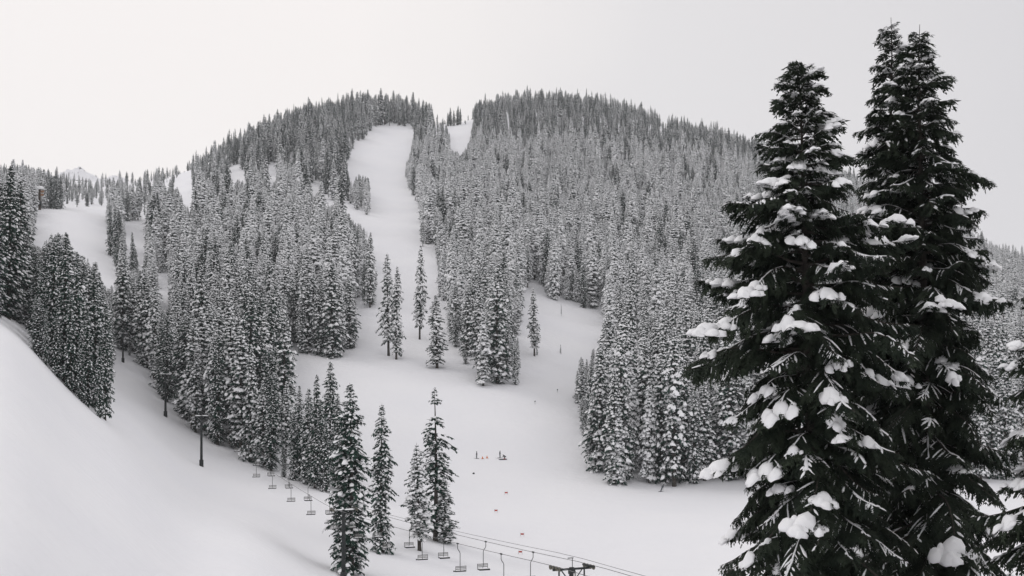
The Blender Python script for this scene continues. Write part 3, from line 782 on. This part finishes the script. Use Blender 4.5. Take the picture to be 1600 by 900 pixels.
ORD = ['first', 'second', 'third', 'fourth', 'fifth', 'sixth', 'seventh', 'eighth', 'ninth', 'tenth', 'eleventh', 'twelfth']
for i, px in enumerate(near_px): put_chair(px, -1, 'empty lift chair, %s up the nearer rope from the bottom right tower' % ORD[i])
for i, px in enumerate(far_px): put_chair(px, 1, 'empty lift chair, %s up the farther rope from the bottom right tower' % ORD[i])

# ------------------------------------------------------------------ people and small things on the run
def person(px, py, label, joints, rads, mt, rz=0.0, skis=True, poles=True, hel=(0, 0, 1.66), d=None):
    d = d or find_d(px, py, 150, 420); p = at(px, d)
    o = thing('person', label, 'person', p, rz)
    names = list(joints); me_ = bpy.data.meshes.new('body')
    E = [(a, b) for a, b in (('pel', 'chest'), ('chest', 'neck'), ('neck', 'head'), ('chest', 'shl'), ('shl', 'ell'), ('ell', 'hal'), ('chest', 'shr'), ('shr', 'elr'), ('elr', 'har'), ('pel', 'hil'), ('hil', 'knl'), ('knl', 'anl'), ('anl', 'tol'), ('pel', 'hir'), ('hir', 'knr'), ('knr', 'anr'), ('anr', 'tor'))]
    me_.from_pydata([joints[n_] for n_ in names], [(names.index(a), names.index(b)) for a, b in E], [])
    t = bpy.data.objects.new('tmp', me_); col.objects.link(t)
    t.modifiers.new('s', 'SKIN'); sub = t.modifiers.new('u', 'SUBSURF'); sub.levels = sub.render_levels = 1
    for i, n_ in enumerate(names):
        me_.skin_vertices[0].data[i].radius = (rads[n_],) * 2; me_.skin_vertices[0].data[i].use_root = (n_ == 'pel')
    dg = bpy.context.evaluated_depsgraph_get(); dg.update()
    bm_ = bpy.data.meshes.new_from_object(t.evaluated_get(dg)); bm_.name = 'body'
    bpy.data.objects.remove(t)
    bm_.materials.clear(); bm_.materials.append(mt); bm_.polygons.foreach_set('use_smooth', [True] * len(bm_.polygons))
    obj('body', bm_, o)
    b = MB(); c = Vector(joints['head']); b.tube([c + Vector((0, 0, z)) for z in (-.02, .05, .11, .15)], [.13, .135, .10, .02], 10); b.build('helmet', M['cloth_black'], o, True)
    if skis:
        for f in ('tol', 'tor'):
            q = Vector(joints[f]); b = MB()
            b.tube([(q.x, q.y - .75, .03), (q.x, q.y - .7, .025), (q.x, q.y + .7, .025), (q.x, q.y + .85, .09)], [.03, .05, .05, .03], 6); b.build('ski', M['ski'], o)
    if poles:
        for f, sg in (('hal', -1), ('har', 1)):
            q = Vector(joints[f]); b = MB(); b.tube([q + Vector((0, 0, .08)), (q.x + sg * .1, q.y - .1, .0)], .012, 5); b.build('ski_pole', M['ski'], o)
    return o
STAND = dict(pel=(0, 0, .95), chest=(0, .02, 1.32), neck=(0, .03, 1.50), head=(0, .05, 1.64), shl=(-.19, .02, 1.42), ell=(-.26, .0, 1.15), hal=(-.24, .16, .98), shr=(.19, .02, 1.42), elr=(.26, .0, 1.15), har=(.24, .16, .98),
             hil=(-.10, 0, .88), knl=(-.12, .05, .50), anl=(-.12, 0, .10), tol=(-.12, .17, .06), hir=(.10, 0, .88), knr=(.12, .05, .50), anr=(.12, 0, .10), tor=(.12, .17, .06))
RAD = dict(pel=.16, chest=.17, neck=.07, head=.105, shl=.08, ell=.06, hal=.05, shr=.08, elr=.06, har=.05, hil=.10, knl=.08, anl=.07, tol=.055, hir=.10, knr=.08, anr=.07, tor=.055)
CROUCH = dict(STAND, pel=(0, -.25, .62), chest=(0, .12, .86), neck=(0, .28, .95), head=(0, .40, 1.0), shl=(-.19, .14, .92), ell=(-.27, .32, .68), hal=(-.22, .52, .50), shr=(.19, .14, .92), elr=(.27, .32, .68), har=(.22, .52, .50),
              hil=(-.12, -.24, .58), knl=(-.16, .14, .50), anl=(-.14, -.10, .10), hir=(.12, -.24, .58), knr=(.16, .14, .50), anr=(.14, -.10, .10), tol=(-.14, .07, .06), tor=(.14, .07, .06))
person(745, 717, 'person in grey standing alone left of the orange cones on the run', STAND, RAD, M['cloth_grey'], 1.2)
person(781, 716, 'person in grey standing upright beside the crouching person on the run', STAND, RAD, M['cloth_grey'], -1.1)
person(788.5, 718, 'person in black crouching over the rescue sled on the run', CROUCH, RAD, M['cloth_black'], 1.9, False, False)
SK = {k: (v[0] + .35 * v[2], v[1] + .2 * v[2], v[2] * .93) for k, v in STAND.items()}
person(1032, 769, 'small leaning skier gliding below the front row of the right forest', SK, RAD, M['cloth_grey'], -.9)
d = find_d(786, 719, 150, 420); p = at(786, d)
o = thing('rescue_sled', 'low dark rescue sled with red blanket lying on the snow beside the crouching person', 'sled', p, .1)
b = MB(); b.tube([(-1.1, 0, .2), (-.8, 0, .12), (.7, 0, .12), (1.0, 0, .2)], [.05, .13, .15, .07], 8); b.build('hull', M['ski'], o, True)
b = MB(); b.box((.35, 0, .26), (.55, .3, .12)); b.build('blanket', M['red'], o)
for sg in (-.15, .15):
    b = MB(); b.tube([(-1.0, sg, .2), (-1.9, sg, .5)], .02, 5); b.build('handle', M['steel'], o)
for px, py, lab in ((754, 717, 'left one of the two small orange cones on the run'), (761, 716, 'right one of the two small orange cones on the run')):
    d = find_d(px, py, 150, 420)
    o = thing('safety_cone', lab, 'cone', at(px, d), .3, 'orange cones by the skiers')
    b = MB(); b.tube([(0, 0, .04), (0, 0, .45), (0, 0, .62)], [.2, .08, .03], 10); b.build('body', M['orange'], o)
    b = MB(); b.box((0, 0, .02), (.62, .62, .05)); b.build('base', M['orange'], o)
for px, py, lab in ((791, 774, 'small red marker panel on poles, highest of the four down the run'), (775, 802, 'small red marker panel on poles, leftmost of the four down the run'),
                    (816, 839, 'small red marker panel on poles, rightmost of the four down the run'), (813, 867, 'small red marker panel on poles, lowest, just above the lift rope')):
    d = find_d(px, py, 120, 420)
    o = thing('slalom_gate', lab, 'gate', at(px, d), random.uniform(-.3, .3), 'red marker panels down the run')
    b = MB(); b.box((0, 0, .47), (.58, .03, .30)); b.build('panel', M['red'], o)
    for sg in (-.33, .33):
        b = MB(); b.tube([(sg, .03, -.2), (sg, .03, .75)], .018, 5); b.build('pole', M['wood'], o)
d = find_d(740, 741, 150, 420)
o = thing('backpack', 'tiny dark pack lying on the snow below the skiers', 'backpack', at(740, d), .4)
b = MB(); b.loaf([Vector((-.26 + .13 * i, 0, .0)) for i in range(5)], [.12, .2, .22, .2, .12], [.16, .3, .34, .3, .16], 7, .05, .1); b.build('bag', M['cloth_black'], o, True)
b = MB(); b.tube([(-.1, -.1, .3), (-.1, -.2, .38), (.1, -.2, .38), (.1, -.1, .3)], .02, 5); b.build('strap', M['cloth_grey'], o)
for px, py, lab in ((836, 632, 'short marker pole in the snow below the central wedge'), (871, 614, 'short marker pole in the snow left of the right forest')):
    d = find_d(px, py, 150, 500)
    o = thing('marker_pole', lab, 'pole', at(px, d), 0, 'marker poles on the run')
    b = MB(); b.tube([(0, 0, -.3), (0, 0, 1.1)], [.04, .03], 6); b.build('pole', M['wood'], o)
    b = MB(); b.tube([(0, -.05, .85), (0, .05, .85)], [.2, .2], 10); b.build('disc', M['cloth_grey'], o)
# mast at the head of the left snowfield
d = find_d(62, 328, 400, 640); p = at(62, d)
o = thing('lift_mast', 'dark mast with orange boards and snow cap at the head of the left snowfield', 'mast', p, .2)
b = MB(); b.tube([(0, 0, -.6), (0, 0, 6), (0, 0, 11.2)], [.75, .62, .55], 10); b.build('pole', M['wood'], o, True)
b = MB(); b.box((-1.2, 0, 3.4), (4.2, 1.6, 2.2)); b.build('platform', M['tower'], o)
b = MB(); b.tube([(-2.6, 0, 0), (-.6, 0, 2.6)], .2, 6); b.build('strut', M['tower'], o)
for z_, x_ in ((9.6, 1.4), (7.9, 1.2)):
    b = MB(); b.box((x_, -.2, z_), (1.7, .12, 1.1)); b.build('board', M['warm'], o)
b = MB(); b.loaf([Vector((-1.8 + 1.0 * i, 0, 11.2)) for i in range(5)], [.5, 1.0, 1.2, 1.0, .5], [.5, 1.1, 1.5, 1.1, .5], 8, .1, .2); b.build('snow_cap', M['snow'], o, True)

# ------------------------------------------------------------------ rocky knoll on the far left skyline
mr = bpy.data.materials.new('rock_and_snow'); mr.use_nodes = True
t = mr.node_tree; bs = t.nodes['Principled BSDF']; bs.inputs['Roughness'].default_value = .85
ge = t.nodes.new('ShaderNodeNewGeometry'); sx = t.nodes.new('ShaderNodeSeparateXYZ'); t.links.new(ge.outputs['Normal'], sx.inputs[0])
tcx = t.nodes.new('ShaderNodeTexCoord'); nn = t.nodes.new('ShaderNodeTexNoise'); nn.inputs['Scale'].default_value = .25; nn.inputs['Detail'].default_value = 6
t.links.new(tcx.outputs['Object'], nn.inputs['Vector'])
ad = t.nodes.new('ShaderNodeMath'); ad.operation = 'MULTIPLY_ADD'; ad.inputs[1].default_value = .9; t.links.new(nn.outputs['Fac'], ad.inputs[0]); t.links.new(sx.outputs['Z'], ad.inputs[2])
rp = t.nodes.new('ShaderNodeValToRGB'); rp.color_ramp.elements[0].position = .68 ; rp.color_ramp.elements[1].position = .84
rp.color_ramp.elements[0].color = (.13, .125, .12, 1); rp.color_ramp.elements[1].color = (.83, .83, .85, 1)
t.links.new(ad.outputs[0], rp.inputs[0]); t.links.new(rp.outputs[0], bs.inputs['Base Color'])
def knoll(px0, px1, top, d, seed, label):
    w = (px1 - px0) / F * d; cx = ((px0 + px1) / 2 - 800) / F * d; n = 46
    zb = gz(cx, d) - 6; hh = (HOR - top) / F * d - zb
    vs, fs = [], []
    for i in range(n):
        for j in range(n):
            u, v = i / (n - 1) * 2 - 1, j / (n - 1) * 2 - 1
            rr = math.hypot(u * .95, v)
            e = max(0, 1 - rr ** 1.5)
            p_ = Vector((u * 3, v * 3, seed))
            rough = noise.fractal(p_, .8, 2.1, 6) * .34 + abs(noise.noise(p_ * 2.3)) * .22
            vs.append((u * w * .62, v * w * .62, hh * e * (1 + rough) * .93 + (-4 if e == 0 else 0)))
    for i in range(n - 1):
        for j in range(n - 1): fs.append((i * n + j, (i + 1) * n + j, (i + 1) * n + j + 1, i * n + j + 1))
    m_ = bpy.data.meshes.new('rocky_hill'); m_.from_pydata(vs, [], fs); m_.materials.append(mr)
    tag(obj('rocky_hill', m_, None, (cx, d, zb)), label, None, None, 'structure')
knoll(84, 158, 263, 1180, 3.3, 'craggy snow-streaked rock knoll on the far left skyline')
knoll(150, 215, 277, 1230, 8.1, 'low snow-covered rocky rise right of the craggy knoll')
knoll(30, 100, 268, 1210, 5.7, 'low snow-covered rocky rise left of the craggy knoll')

# ------------------------------------------------------------------ hazy winter air
hz = MB(); hz.box((0, 1650, 190), (5200, 3990, 620))
hm = bpy.data.materials.new('winter_haze'); hm.use_nodes = True
t = hm.node_tree; t.nodes.clear()
pv = t.nodes.new('ShaderNodeVolumePrincipled'); pv.inputs['Color'].default_value = (.93, .95, .97, 1); pv.inputs['Density'].default_value = .00009
pv.inputs['Anisotropy'].default_value = 0.0
ou = t.nodes.new('ShaderNodeOutputMaterial'); t.links.new(pv.outputs[0], ou.inputs['Volume'])
tag(hz.build('haze', hm), 'pale winter haze in the air over the valley', None, None, 'stuff')
